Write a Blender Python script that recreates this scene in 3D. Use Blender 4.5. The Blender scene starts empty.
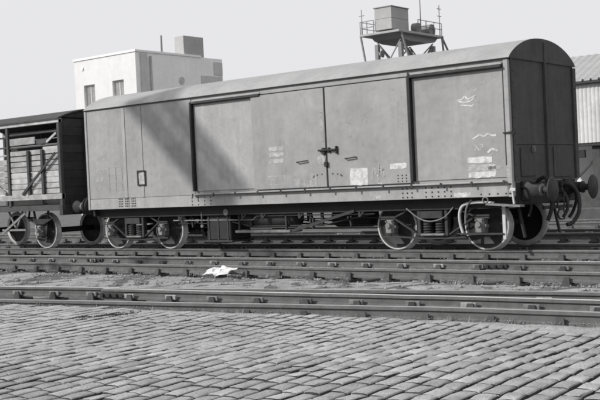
import bpy, math, random
from mathutils import Vector, Matrix
random.seed(7)
sc = bpy.context.scene
C = sc.collection

# ------------------------------------------------------------------ camera
YAW, PIT, ROL = -0.6773, -0.0154, -0.0472
cam_d = bpy.data.cameras.new("camera"); cam = bpy.data.objects.new("camera", cam_d); C.objects.link(cam)
fw = Vector((math.sin(YAW)*math.cos(PIT), math.cos(YAW)*math.cos(PIT), math.sin(PIT)))
r0 = Vector((math.cos(YAW), -math.sin(YAW), 0)); u0 = r0.cross(fw)
rr = r0*math.cos(ROL)+u0*math.sin(ROL); uu = -r0*math.sin(ROL)+u0*math.cos(ROL)
M = Matrix((rr, uu, -fw)).transposed().to_4x4(); M.translation = Vector((8.068, -15.842, 1.344))
cam.matrix_world = M
cam_d.sensor_width = 36; cam_d.lens = 1019.3/600*36
cam_d.clip_end = 3000; cam_d.clip_start = .1
sc.camera = cam

# ------------------------------------------------------------------ light
SUN = Vector((-0.50, -0.66, 0.52)).normalized()       # towards the sun
SUN_STRENGTH = 3.6; SKY_STRENGTH = 0.10
world = bpy.data.worlds.new("World"); sc.world = world; world.use_nodes = True
nt = world.node_tree; nt.nodes.clear()
sky = nt.nodes.new('ShaderNodeTexSky'); sky.sky_type = 'NISHITA'; sky.sun_disc = False
sky.sun_elevation = math.asin(SUN.z); sky.sun_rotation = math.atan2(SUN.x, SUN.y)
sky.dust_density = 6; sky.air_density = 1.0; sky.ozone_density = 1
bw = nt.nodes.new('ShaderNodeRGBToBW')
mix = nt.nodes.new('ShaderNodeMix'); mix.data_type = 'RGBA'
mix.inputs[0].default_value = 0.86                    # thin even overcast over the clear sky, seen on black and white film
mix.inputs[7].default_value = (8.1, 8.1, 8.3, 1)
bg = nt.nodes.new('ShaderNodeBackground'); bg.inputs[1].default_value = SKY_STRENGTH
wo = nt.nodes.new('ShaderNodeOutputWorld')
nt.links.new(sky.outputs[0], bw.inputs[0]); nt.links.new(bw.outputs[0], mix.inputs[6])
nt.links.new(mix.outputs[2], bg.inputs[0]); nt.links.new(bg.outputs[0], wo.inputs[0])
sd = bpy.data.lights.new("sun", 'SUN'); sd.energy = SUN_STRENGTH; sd.angle = math.radians(.6); sd.color = (1, .99, .98)
so = bpy.data.objects.new("sun", sd); C.objects.link(so); so.rotation_euler = SUN.to_track_quat('Z', 'Y').to_euler()
sc.view_settings.view_transform = 'Standard'; sc.view_settings.look = 'None'
sc.view_settings.exposure = 0.14; sc.view_settings.gamma = 1
sc.cycles.filter_width = 2.0

# ------------------------------------------------------------------ materials
def g(v): return (v*1.0, v*.992, v*.985, 1)
def mat(name, v, rough=.85, amp=.25, scale=3.0, metal=0.0, bump=.0, bscale=40, rnd=0.0, streak=0.0, spots=0.0, fine=.12, worn=0.0, dents=0.0):
    m = bpy.data.materials.new(name); m.use_nodes = True
    n = m.node_tree.nodes; l = m.node_tree.links
    b = n['Principled BSDF']; b.inputs['Roughness'].default_value = rough; b.inputs['Metallic'].default_value = metal
    b.inputs['Specular IOR Level'].default_value = .3
    geo = n.new('ShaderNodeNewGeometry')
    def noise(sc_, det=4, vec=None, rg=.6):
        t = n.new('ShaderNodeTexNoise'); t.inputs['Scale'].default_value = sc_; t.inputs['Detail'].default_value = det
        t.inputs['Roughness'].default_value = rg
        l.new(vec or geo.outputs['Position'], t.inputs['Vector']); return t.outputs['Fac']
    def math_(op, a, b_):
        t = n.new('ShaderNodeMath'); t.operation = op
        for i, x in enumerate((a, b_)):
            if isinstance(x, (int, float)): t.inputs[i].default_value = x
            else: l.new(x, t.inputs[i])
        return t.outputs[0]
    def rng(fac, a, b_, lo=.25, hi=.75):
        t = n.new('ShaderNodeMapRange'); t.inputs[1].default_value = lo; t.inputs[2].default_value = hi
        t.inputs[3].default_value = a; t.inputs[4].default_value = b_; l.new(fac, t.inputs[0]); return t.outputs[0]
    f = rng(noise(scale), 1-amp, 1+amp)
    f = math_('MULTIPLY', f, rng(noise(scale*9, 6), 1-fine, 1+fine))
    if streak:
        mp = n.new('ShaderNodeMapping'); mp.inputs['Scale'].default_value = (7, 7, .5); l.new(geo.outputs['Position'], mp.inputs['Vector'])
        f = math_('MULTIPLY', f, rng(noise(1.0, 5, mp.outputs[0]), 1-streak, 1+streak*.5))
    if spots:
        s = noise(6.0, 8, None, .75); f = math_('MULTIPLY', f, rng(s, 1, 1-spots, .58, .70))
    if rnd:
        oi = n.new('ShaderNodeObjectInfo'); f = math_('MULTIPLY', f, rng(oi.outputs['Random'], 1-rnd, 1+rnd, 0, 1))
    mx = n.new('ShaderNodeMix'); mx.data_type = 'RGBA'; mx.blend_type = 'MULTIPLY'; mx.inputs[0].default_value = 1
    mx.inputs[6].default_value = g(v)
    cc = n.new('ShaderNodeCombineColor'); 
    for i in range(3): l.new(f, cc.inputs[i])
    l.new(cc.outputs[0], mx.inputs[7]); l.new(mx.outputs[2], b.inputs['Base Color'])
    if worn:
        l.new(rng(noise(9, 7, None, .7), .55-.5*worn, 1-.35*worn, .38, .56), b.inputs['Alpha'])
    if dents:
        bp = n.new('ShaderNodeBump'); bp.inputs['Strength'].default_value = dents; bp.inputs['Distance'].default_value = .05
        l.new(noise(2.2, 2), bp.inputs['Height'])
        bp2 = n.new('ShaderNodeBump'); bp2.inputs['Strength'].default_value = .12; bp2.inputs['Distance'].default_value = .01
        l.new(noise(60, 5), bp2.inputs['Height']); l.new(bp.outputs[0], bp2.inputs['Normal']); l.new(bp2.outputs[0], b.inputs['Normal'])
    if bump:
        bp = n.new('ShaderNodeBump'); bp.inputs['Strength'].default_value = bump; bp.inputs['Distance'].default_value = .02
        l.new(noise(bscale, 8), bp.inputs['Height']); l.new(bp.outputs[0], b.inputs['Normal'])
    return m
PAINT = mat('weathered_van_paint', .27, .6, .17, .8, streak=.10, spots=.25, fine=.09, dents=.35)
PAINTL = mat('lighter_van_paint', .31, .6, .14, 2, streak=.15, spots=.18, fine=.09, dents=.2)
PAINTE = mat('sooty_shaded_end_paint', .070, .75, .22, 1.6, streak=.25, spots=.3, dents=.3)  # van paint darkened both for grime and for the shade on this end
ROOF = mat('van_roof_paint', .29, .75, .14, 1.2, fine=.10, spots=.15, dents=.2)
IRON = mat('dark_iron', .022, .7, .3, 6, bump=.2)
IRONM = mat('dusty_iron', .036, .7, .35, 8, bump=.2)
IRONL = mat('pale_dusty_iron', .18, .7, .35, 10)
RIM = mat('pale_tyre_edge', .48, .6, .35, 5)
WHITE = mat('white_marking_paint', .48, .7, .12, 14, fine=.2)
CHALK = mat('faded_chalk', .50, .8, .2, 20, fine=.25, worn=.7)
MARK = mat('worn_white_paint', .62, .8, .15, 14, fine=.2, worn=.35)
CHALKF = mat('very_faded_chalk', .42, .8, .15, 20, fine=.2, worn=.9)
RAILT = mat('worn_rail_steel', .36, .5, .2, 5, metal=.3)
RAILS = mat('bright_rail_steel', .78, .35, .12, 5, metal=.35)
RAILW = mat('rusty_rail_side', .115, .85, .25, 8, bump=.2)
CHAIR = mat('cast_chair_iron', .055, .8, .3, 12, rnd=.3, bump=.3)
KEY = mat('oak_key_wood', .17, .8, .3, 20, rnd=.65)
SLEEP = mat('tarred_sleeper', .09, .9, .3, 8, bump=.5, rnd=.3)
BANK = mat('pale_trodden_ash', .27, .95, .28, .9, bump=1.0, bscale=30, spots=.35, fine=.3)
ASH = mat('oily_ash_ground', .115, .95, .45, 1.6, bump=1.0, bscale=30, spots=.35, fine=.35)
STONE = mat('loose_ballast_stone', .22, .9, .55, 22)
SETT = mat('granite_sett', .34, .8, .20, .6, bump=.9, bscale=45, rnd=.16, spots=.35, fine=.30)
JOINT = mat('gritty_joint_dirt', .06, .95, .3, 2, bump=.5)
PLANK = mat('grey_timber_plank', .33, .85, .35, 4, rnd=.25, streak=.0, bump=.2)
PLANKD = mat('shaded_timber_plank', .035, .9, .3, 4, rnd=.25)  # planks darkened, shade of the wagon's inside and end put into the colour
TIMB = mat('weathered_timber_frame', .06, .85, .3, 5, rnd=.25)
RENDER = mat('white_rendered_wall', .66, .9, .06, .4, fine=.05, streak=.05)
RENDG = mat('pale_rendered_wall', .80, .9, .08, .5, fine=.05, streak=.06)
GLASS = mat('dusty_window_glass', .26, .25, .3, 2)
FRAME = mat('window_frame_paint', .5, .7)
CORR = mat('whitewashed_corrugated_iron', .50, .7, .12, .8, streak=.12, rnd=.08)
SHROOF = mat('asbestos_cement_roof', .30, .85, .12, .7, streak=.05)
STEEL = mat('hazed_grey_painted_steel', .21, .7, .15, 1)  # grey raised a little, painting distance haze into the tower steel
TANK = mat('grey_tank_plate', .34, .7, .10, 1, rnd=.03)
PIER = mat('grey_cement', .50, .9, .1, 1)
PAPER = mat('white_paper', .58, .8, .05, 10)

# ------------------------------------------------------------------ mesh building
class MB:
    def __init__(s): s.v = []; s.f = []; s.mi = []; s.smooth = []; s.m = 0; s.sm = False
    def add(s, vs, fs):
        o = len(s.v); s.v += [tuple(x) for x in vs]
        for f in fs: s.f.append([i+o for i in f]); s.mi.append(s.m); s.smooth.append(s.sm)
        return s
    def box(s, x0, x1, y0, y1, z0, z1):
        return s.add([(x0,y0,z0),(x1,y0,z0),(x1,y1,z0),(x0,y1,z0),(x0,y0,z1),(x1,y0,z1),(x1,y1,z1),(x0,y1,z1)],
              [(0,3,2,1),(4,5,6,7),(0,1,5,4),(1,2,6,5),(2,3,7,6),(3,0,4,7)])
    def cbox(s, x0, x1, y0, y1, z0, z1, c=.01):         # box with chamfered edges
        c = min(c, (x1-x0)*.4, (y1-y0)*.4, (z1-z0)*.4)
        P = []; idx = {}
        for i, X in enumerate((x0, x1)):
            for j, Y in enumerate((y0, y1)):
                for k, Z in enumerate((z0, z1)):
                    dx, dy, dz = (c if not i else -c), (c if not j else -c), (c if not k else -c)
                    for a in range(3):
                        p = [X+dx, Y+dy, Z+dz]; p[a] = (X, Y, Z)[a]; idx[i,j,k,a] = len(P); P.append(p)
        F = []
        for a in range(3):
            o = [t for t in range(3) if t != a]
            for e in (0, 1):
                q = []
                for (u, w) in ((0,0),(1,0),(1,1),(0,1)):
                    t = [0,0,0]; t[a] = e; t[o[0]] = u; t[o[1]] = w; q.append(idx[t[0],t[1],t[2],a])
                F.append(q)
        for a in range(3):                               # edges along axis a
            o = [t for t in range(3) if t != a]
            for u in (0,1):
                for w in (0,1):
                    def k(e, ax):
                        t = [0,0,0]; t[a] = e; t[o[0]] = u; t[o[1]] = w; return idx[t[0],t[1],t[2],ax]
                    F.append([k(0,o[0]), k(1,o[0]), k(1,o[1]), k(0,o[1])])
        for i in (0,1):
            for j in (0,1):
                for k in (0,1): F.append([idx[i,j,k,a] for a in range(3)])
        return s.add(P, F)
    def beam(s, a, b, w, h=None, up=(0,0,1)):            # rectangular bar between two points
        h = h or w; a = Vector(a); b = Vector(b); d = (b-a).normalized(); up = Vector(up)
        if abs(d.dot(up)) > .98: up = Vector((0,1,0))
        x = d.cross(up).normalized(); y = x.cross(d)
        P = [p + x*sx*w/2 + y*sy*h/2 for p in (a, b) for sx, sy in ((-1,-1),(1,-1),(1,1),(-1,1))]
        return s.add(P, [(0,3,2,1),(4,5,6,7),(0,1,5,4),(1,2,6,5),(2,3,7,6),(3,0,4,7)])
    def tube(s, pts, r, n=8, cap=True):
        pts = [Vector(p) for p in pts]; rings = []
        rad = r if isinstance(r, (list, tuple)) else [r]*len(pts)
        o = len(s.v); ref = None
        for i, p in enumerate(pts):
            d = (pts[min(i+1, len(pts)-1)] - pts[max(i-1, 0)]).normalized()
            if ref is None: ref = Vector((0,0,1)) if abs(d.z) < .9 else Vector((1,0,0))
            x = d.cross(ref).normalized(); y = x.cross(d).normalized(); ref = y if abs(d.dot(y)) < .9 else ref
            rings.append([p + (x*math.cos(2*math.pi*k/n) + y*math.sin(2*math.pi*k/n))*rad[i] for k in range(n)])
        V = [v for q in rings for v in q]; F = []
        for i in range(len(pts)-1):
            for k in range(n): F.append((i*n+k, i*n+(k+1)%n, (i+1)*n+(k+1)%n, (i+1)*n+k))
        if cap: F += [tuple(range(n))[::-1], tuple((len(pts)-1)*n+k for k in range(n))]
        sm = s.sm; s.sm = True; s.add(V, F); s.sm = sm
        return s
    def lathe(s, prof, c, axis='Y', n=28, smooth=True):  # prof: list of (radius, offset along the axis)
        c = Vector(c); V = []
        for r, t in prof:
            for k in range(n):
                a = 2*math.pi*k/n; u, w = r*math.cos(a), r*math.sin(a)
                V.append(c + Vector((u, t, w) if axis == 'Y' else ((t, u, w) if axis == 'X' else (u, w, t))))
        F = []
        for i in range(len(prof)-1):
            for k in range(n): F.append((i*n+k, i*n+(k+1)%n, (i+1)*n+(k+1)%n, (i+1)*n+k))
        sm = s.sm; s.sm = smooth; s.add(V, F); s.sm = sm
        return s
    def cyl(s, c, r, t0, t1, axis='Y', n=20): return s.lathe([(.0001,t0),(r,t0),(r,t1),(.0001,t1)], c, axis, n, False)
    def prism(s, poly, y0, y1):                          # polygon in XZ extruded over Y
        n = len(poly)
        V = [(x, y0, z) for x, z in poly] + [(x, y1, z) for x, z in poly]
        return s.add(V, [tuple(range(n)), tuple(range(n, 2*n))[::-1]] + [(i, (i+1)%n+0, (i+1)%n+n, i+n)[::-1] for i in range(n)])
    def prismx(s, poly, x0, x1):                         # polygon in YZ extruded over X
        n = len(poly)
        V = [(x0, y, z) for y, z in poly] + [(x1, y, z) for y, z in poly]
        return s.add(V, [tuple(range(n)), tuple(range(n, 2*n))[::-1]] + [(i, (i+1)%n, (i+1)%n+n, i+n)[::-1] for i in range(n)])
def worldloc(o):
    p = Vector((0,0,0))
    while o: p += o.location; o = o.parent
    return p
def build(name, mb, mats, parent=None, loc=None, normals=True):
    if not isinstance(mats, (list, tuple)): mats = [mats]
    base = worldloc(parent) if parent else Vector((0,0,0))
    org = Vector(loc) if loc is not None else base
    me = bpy.data.meshes.new(name); me.from_pydata([tuple(Vector(v)-org) for v in mb.v], [], mb.f)
    for m in mats: me.materials.append(m)
    me.polygons.foreach_set('material_index', mb.mi); me.polygons.foreach_set('use_smooth', mb.smooth)
    if normals:
        import bmesh
        b = bmesh.new(); b.from_mesh(me); bmesh.ops.recalc_face_normals(b, faces=b.faces); b.to_mesh(me); b.free()
    me.update()
    o = bpy.data.objects.new(name, me); C.objects.link(o)
    o.parent = parent; o.location = org - base
    return o
def tag(o, label=None, cat=None, group=None, kind=None):
    for k, v in (('label', label), ('category', cat), ('group', group), ('kind', kind)):
        if v: o[k] = v
    return o
def thing(name, loc, label, cat, group=None):
    o = bpy.data.objects.new(name, None); C.objects.link(o); o.location = loc; o.empty_display_size = .3
    return tag(o, label, cat, group)
def inst(src, parent, wpos, rotz=0, name=None):
    c = src.copy(); C.objects.link(c); c.parent = parent; c.location = Vector(wpos) - worldloc(parent)
    c.rotation_euler = (0, 0, rotz)
    if name: c.name = name
    return c

# ------------------------------------------------------------------ rail lines in plan
def interp(pts, x):
    if x <= pts[0][0]: a, b = pts[0], pts[1]
    elif x >= pts[-1][0]: a, b = pts[-2], pts[-1]
    else:
        for a, b in zip(pts, pts[1:]):
            if a[0] <= x <= b[0]: break
    return a[1] + (b[1]-a[1])*(x-a[0])/(b[0]-a[0])
def smoothline(pts, x0, x1, st=.6):
    out = []; x = x0
    while x <= x1+1e-6:
        w = 1.2; out.append((x, sum(interp(pts, x+d) for d in (-w, -w/2, 0, w/2, w))/5)); x += st
    return out
R5 = smoothline([(-60,-17.0),(-12,-9.1),(-8,-8.45),(-4,-7.85),(-1.4,-7.43),(.3,-7.12),(1.65,-6.84),(2.9,-6.66),(4.2,-6.56),(8,-6.5),(30,-6.5)], -45, 24)
R4B = smoothline([(-60,-15.55),(-12,-7.62),(-8,-6.98),(-4,-6.40),(-1.4,-5.98),(.3,-5.62),(1.65,-5.34),(2.9,-5.13),(4.2,-5.0),(8,-4.75),(30,-4.3)], -45, 24)
R4 = smoothline([(-3.4,-6.40),(-2.75,-6.33),(-.6,-6.14),(1.2,-5.93),(2.3,-5.80),(3.6,-5.72),(6,-5.62),(10,-5.6),(30,-5.5)], -3.2, 24)
def r5(x): return interp(R5, x)

# ------------------------------------------------------------------ ground
def lift(x):                                              # the paving climbs gently to the left, towards rail level
    u = min(1, max(0, (3.6-x)/6.5)); return .062*u*u*(3-2*u)
def gz(x, y):
    n = .012*math.sin(x*3.1+y*1.7)+.010*math.sin(x*7.3-y*5.1+1)+.008*math.sin(x*13.7+y*11.3)
    near = interp([(-30,-.17),(-17,-.17),(-9,-.17)], y)
    z = -.236
    e = r5(x) if -40 < x < 20 else -7
    t3 = -3.25; b0 = e + 1.75
    if b0 < y < t3:
        u = (y-b0)/(t3-b0); z = -.215 + .10*math.sin(math.pi*min(1, max(0, u)))**.6
    if y < e-.06: z = -.20; n = 0
    elif y < e+.25: n *= .4
    return z + n
def build_ground():
    def ax(fine0, fine1, st, lo, hi):
        a = []; x = fine0
        while x < fine1: a.append(x); x += st
        d = st; x = fine1
        while x < hi: a.append(x); d *= 1.35; x += d
        a.append(hi)
        d = st; x = fine0; 
        while x > lo: d *= 1.35; x -= d; a.append(max(x, lo))
        return sorted(set(a))
    X = ax(-16, 8, .09, -900, 900); Y = ax(-9.5, 3, .07, -200, 1500)
    m = MB(); nx = len(X)
    V = [(x, y, gz(x, y)+(random.uniform(-.008,.008) if abs(x) < 20 and abs(y) < 12 else 0)) for y in Y for x in X]
    F = [(j*nx+i, j*nx+i+1, (j+1)*nx+i+1, (j+1)*nx+i) for j in range(len(Y)-1) for i in range(nx-1)]
    m.sm = True; m.add(V, F)
    tag(build('ground', m, ASH, normals=False), kind='structure')
build_ground()

# setts: rows run away from the camera
def sett_mesh(i, lx, ly):                                 # worn round across the row, nearly flat along it
    rnd = random.Random(i*13+5); m = MB(); V = []
    prof = [(-1.08,-.07),(-1,-.009),(-.93,-.003),(-.5,-.001),(.1,0),(.55,-.001),(.92,-.003),(1,-.010),(1.08,-.07)]
    tl = rnd.uniform(-.003,.003); tw_ = rnd.uniform(-.002,.002)
    ys = [(-1,-.003),(-.95,-.001),(.05,0),(.95,-.001),(1,-.003)]
    for b, dz in ys:
        jx = rnd.uniform(-.006,.006); sc_ = .965 if abs(b) == 1 else 1
        for a, z in prof:
            zz_ = z if z == -.07 else z + dz + tl*a + tw_*b + rnd.uniform(-.002,.002)
            V.append((lx/2*a*sc_+jx+rnd.uniform(-.002,.002), ly/2*b+rnd.uniform(-.004,.004)*(1+.6*(abs(b) == 1)), zz_))
    n = len(prof)
    m.add(V, []); 
    for j in range(4):
        for k in range(n-1): m.f.append([j*n+k, (j+1)*n+k, (j+1)*n+k+1, j*n+k+1][::-1]); m.mi.append(1 if k in (0, n-2) else 0); m.smooth.append(j in (1,2) and 1 < k < 6)
    for e in (0, 4): m.f.append([e*n+k for k in range(n)] if e else [k for k in range(n)][::-1]); m.mi.append(1); m.smooth.append(False)
    return m
pave = tag(thing('sett_paving', (0,-9,-.2), 'worn granite sett paving in straight rows in front of the nearest rail', 'paving'), kind='structure')
del pave['category']
jb = MB(); jb.sm = True
xs = [-11+.5*i for i in range(48)]
jb.add([(x, -40, -.158+lift(x)) for x in xs]+[(x, r5(x)-.05, -.158+lift(x)) for x in xs], [(i, i+1, i+1+len(xs), i+len(xs)) for i in range(len(xs)-1)])
build('joint_bed', jb, JOINT, pave, normals=False)
variants = []
PX, PY = .162, .25
for i in range(14):
    lx = PX-.031+random.uniform(-.007,.005)
    variants.append((sett_mesh(i, lx, PY*random.uniform(.72,1.2)), None))
variants = [(m, max(v[1] for v in m.v)-min(v[1] for v in m.v)) for m, _ in variants]
campos = Vector((8.068, -15.842, 1.344))
spots = []
rx = -9.5
while rx < 7.4:
    y = -13.3 + random.uniform(0, .3); jx = random.uniform(-.004,.004)
    while True:
        vi = random.randrange(14); ly = variants[vi][1]
        yc = y+ly/2+.008
        xx = rx + jx - .05*(yc+9) + .02*math.sin(yc*.9+rx*.25)
        if yc+ly/2 > r5(xx)-.20-.05*math.sin(xx*5): break
        spots.append((xx, yc, vi)); y += ly+.007
    rx += PX
def pixel(p):
    d = Vector(p)-campos; z = d.dot(fw); return (300+1019*d.dot(rr)/z, 200-1019*d.dot(uu)/z, z) if z > .2 else (-999,-999,1)
def vis(s):
    px, py, z = pixel((s[0], s[1], -.11)); return -6 < px < 606 and -6 < py < 407
spots.sort(key=lambda s: (not vis(s), (Vector((s[0], s[1], -.11))-campos).length))
base_objs = {}
rest = MB(); rest.sm = False
for n, (x, y, vi) in enumerate(spots):
    z = -.106 + lift(x) + .012*math.sin(x*1.3+y)+.010*math.sin(x*.7-y*1.9)+random.uniform(-.0035,.0035)
    tx, ty, rz = random.uniform(-.018,.018), random.uniform(-.010,.010), random.uniform(-.015,.015)+.05
    if n < 298:
        if vi not in base_objs:
            o = build('sett', variants[vi][0], [SETT, JOINT], None, normals=False); base_objs[vi] = o; o.parent = pave
        else:
            o = base_objs[vi].copy(); C.objects.link(o)
        o.location = Vector((x, y, z))-pave.location; o.rotation_euler = (ty, tx, rz)
    else:
        c, s_ = math.cos(rz), math.sin(rz)
        rest.add([(x+c*a-s_*b, y+s_*a+c*b, z+w+a*tx*-1+b*ty) for a, b, w in variants[vi][0].v], variants[vi][0].f); rest.mi[-len(variants[vi][0].f):] = variants[vi][0].mi
tag(build('sett_field', rest, [SETT, JOINT], pave, normals=False), kind='stuff')

# pale trodden ash: a bank between the tracks and a gritty strip along the setts
def strip(name, y0f, y1f, ny, zf, x0=-30, x1=12, st=.1):
    m = MB(); m.sm = True; xs_ = [x0+st*i for i in range(int((x1-x0)/st)+1)]; k = len(xs_)
    m.add([(x, y0f(x)+(y1f(x)-y0f(x))*j/ny, zf(x, j/ny)+random.uniform(-.006,.006)) for j in range(ny+1) for x in xs_],
          [(j*k+i, j*k+i+1, (j+1)*k+i+1, (j+1)*k+i) for j in range(ny) for i in range(k-1)])
    return tag(build(name, m, BANK, normals=False), kind='structure')
strip('ash_bank', lambda x: r5(x)+1.52+.05*math.sin(x*2.3), lambda x: -3.22+.06*math.sin(x*1.9)+.04*math.sin(x*5.1), 22,
      lambda x, u: -.235+.125*math.sin(math.pi*min(1, max(0, u)))**.45+.012*math.sin(x*3+u*9)+.008*math.sin(x*9-u*21))
strip('gritty_edge', lambda x: r5(x)-.62, lambda x: r5(x)-.042, 8, lambda x, u: (-.155+.048*(u/.6)**.6 if u < .6 else -.107-.055*((u-.6)/.4)**1.5)+lift(x)+.005*math.sin(x*11+u*5), -20, 12, .08)
# loose stones on the ballast
st = MB()
def stone(x, y, z, r):
    a = random.uniform(0, 3); P = []
    for k in range(4): P.append((x+r*math.cos(a+k*1.57)*random.uniform(.7,1.2), y+r*math.sin(a+k*1.57)*random.uniform(.7,1.2), z+random.uniform(-.2,.2)*r))
    P += [(x, y, z+r*random.uniform(.5,.9)), (x, y, z-r*.6)]
    st.add(P, [(0,1,4),(1,2,4),(2,3,4),(3,0,4),(1,0,5),(2,1,5),(3,2,5),(0,3,5)])
for i in range(42000):
    x = random.uniform(-14, 6); y = random.uniform(-6.9, 2.6)
    e = r5(x)
    if y < e+.03: continue
    if e+1.9 < y < -3.5 and random.random() < .75: continue
    r = random.choice((.008,.010,.013,.017,.024,.034)); stone(x, y, gz(x, y)+r*.3, r)
for i in range(900):
    x = random.uniform(-8, 6); y = r5(x)-random.uniform(.04,.5)**1.3; stone(x, y, -.112+lift(x), random.uniform(.006,.014))
tag(build('loose_stones', st, STONE, normals=False), 'loose grey stones and cinders scattered over the ash between the rails', 'gravel', kind='stuff')

# ------------------------------------------------------------------ rails
PROF = [(-.035,0),(.035,0),(.036,-.035),(.012,-.050),(.010,-.105),(.030,-.118),(.030,-.145),(-.030,-.145),(-.030,-.118),(-.010,-.105),(-.012,-.050),(-.036,-.035)]
def rail(line, parent, zoff=0, head=None):
    m = MB(); n = len(PROF); V = []
    for i, (x, y) in enumerate(line):
        a = line[max(i-1, 0)]; b = line[min(i+1, len(line)-1)]
        d = Vector((b[0]-a[0], b[1]-a[1])).normalized()
        ky, kz = random.uniform(-.005,.005), random.uniform(-.003,.001)
        for py, pz in PROF: V.append((x - d.y*py, y + d.x*py + ky, pz+zoff+kz))
    m.add(V, [])
    for i in range(len(line)-1):
        for k in range(n):
            m.m = 0 if k == 0 else 1
            m.add([], []); m.f.append([i*n+k, (i+1)*n+k, (i+1)*n+(k+1)%n, i*n+(k+1)%n]); m.mi.append(m.m); m.smooth.append(False)
    return build('rail', m, [head or RAILT, RAILW], parent)
def chair_mesh():
    m = MB()
    m.cbox(-.085, .085, -.17, .17, -.215, -.172, .010)          # sole plate
    for sg, t in ((-1, 0), (1, .036)):
        m.add([(-.060,sg*.100,-.172),(.060,sg*.100,-.172),(.060,sg*(.030+t),-.172),(-.060,sg*(.030+t),-.172),
               (-.034,sg*(.056+t),-.066),(.034,sg*(.056+t),-.066),(.034,sg*(.036+t),-.066),(-.034,sg*(.036+t),-.066)],
              [(4,5,6,7),(0,1,5,4),(1,2,6,5),(2,3,7,6),(3,0,4,7)])
    return m
def key_mesh(): return MB().cbox(-.085, .105, .038, .070, -.125, -.060, .008)
CH0 = None; KEY0 = None
def put_chair(parent, x, y, rot, side):
    """side=+1: wooden key on the far side of the rail, -1: on the near side"""
    global CH0, KEY0
    wpos = Vector((x, y, 0))
    if CH0 is None:
        CH0 = build('rail_chair', chair_mesh(), CHAIR, None); CH0.parent = parent
        KEY0 = build('key', key_mesh(), KEY, None); KEY0.parent = CH0; c = CH0; k = KEY0
    else:
        c = CH0.copy(); C.objects.link(c); c.parent = parent
        k = KEY0.copy(); C.objects.link(k); k.parent = c
    c.location = wpos-worldloc(parent); c.rotation_euler = (random.uniform(-.01,.01), 0, rot + (0 if side > 0 else math.pi) + random.uniform(-.03,.03))
    k.location = (random.uniform(-.02,.02), 0, 0)
SL = MB().cbox(-.125, .125, -1.3, 1.3, -.33, -.216, .015); SL0 = None
def put_sleeper(parent, x, y, rot):
    global SL0
    if SL0 is None: SL0 = build('sleeper', SL, SLEEP, None); SL0.parent = parent; o = SL0
    else: o = SL0.copy(); C.objects.link(o); o.parent = parent
    o.location = Vector((x+random.uniform(-.02,.02), y, random.uniform(-.006,.006)))-worldloc(parent)+Vector((0,0,0)); o.rotation_euler = (0,0,rot+random.uniform(-.02,.02))
def fishplate(parent, x, y, rot, near=-1):
    m = MB()
    c, s_ = math.cos(rot), math.sin(rot)
    m.cbox(-.26, .26, near*.040-.012, near*.040+.012, -.118, -.048, .006)
    pl = build('fishplate', m, IRONM, None); pl.parent = parent
    pl.location = Vector((x, y, 0))-worldloc(parent); pl.rotation_euler = (0,0,rot)
    for bx in (-.19, -.065, .065, .19):
        b = MB().cyl((bx, near*.062, -.083), .024, -.018, .018, 'Y', 6)
        o = build('bolt', b, IRON, None); o.parent = pl
def line_rot(line, x):
    return math.atan2(interp(line, x+.3)-interp(line, x-.3), .6)
def straight(y, a=-60, b=30): return [(a+1.5*i, y) for i in range(int((b-a)/1.5)+1)]
def xr(a, b, st, off=0):
    x = a+off
    while x < b: yield x; x += st
def track(label, yn, yf, ch0, ch1, side_n, side_f, off_n=0., slp=True, prom=None):
    t = thing('railway_track', (0, (yn+yf)/2, -.2), label, 'railway track', 'parallel sidings across the yard')
    rail(straight(yn), t); rail(straight(yf), t, 0, RAILS if label.startswith('empty') else None)
    for x in xr(ch0, ch1, .72, off_n):
        if slp: put_sleeper(t, x, (yn+yf)/2, 0)
        put_chair(t, x, yn, 0, side_n); put_chair(t, x, yf, 0, side_f)
    return t
tv = track('bullhead siding track that the two railway wagons stand on', .582, 2.087, -18.9, 4.5, 1, -1, .05)
tm = track('empty bullhead track directly in front of the van, between it and the ash bank', -2.975, -1.47, -13.6, 5.0, 1, -1, .03)
fishplate(tm, -9.22, -1.47, 0); fishplate(tm, .35, -1.47, 0)
fishplate(tm, -10.9, -2.975, 0)
t = thing('railway_track', (0, -6.5, -.2), 'nearest curved track with an extra switch rail, along the edge of the setts', 'railway track', 'parallel sidings across the yard')
rail(R5, t); rail([p for p in R4B if p[0] > -3.3], t); rail([p for p in R4B if p[0] < -2.75], t, .0015, RAILS); rail(R4, t, 0, RAILS)
for x in xr(-10, 6, .72, .15):
    r_ = line_rot(R5, x); y0 = interp(R5, x); y1 = interp(R4B, x)
    put_sleeper(t, x, (y0+y1)/2, r_)
    put_chair(t, x, y0, r_, 1)
    put_chair(t, x-.12, y1, line_rot(R4B, x), -1)
    if x > -3.0: put_chair(t, x+.02, interp(R4, x), line_rot(R4, x), -1)
fishplate(t, -2.95, interp(R4, -2.95)-.01, line_rot(R4, -2.9))
tb = track('overgrown far track seen beneath the van, first behind it', 5.3, 6.8, -26, 0, 1, -1, slp=False)
tc = track('farthest track in front of the corrugated shed', 9.6, 11.1, -9, 0, 1, -1, slp=False)

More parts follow.
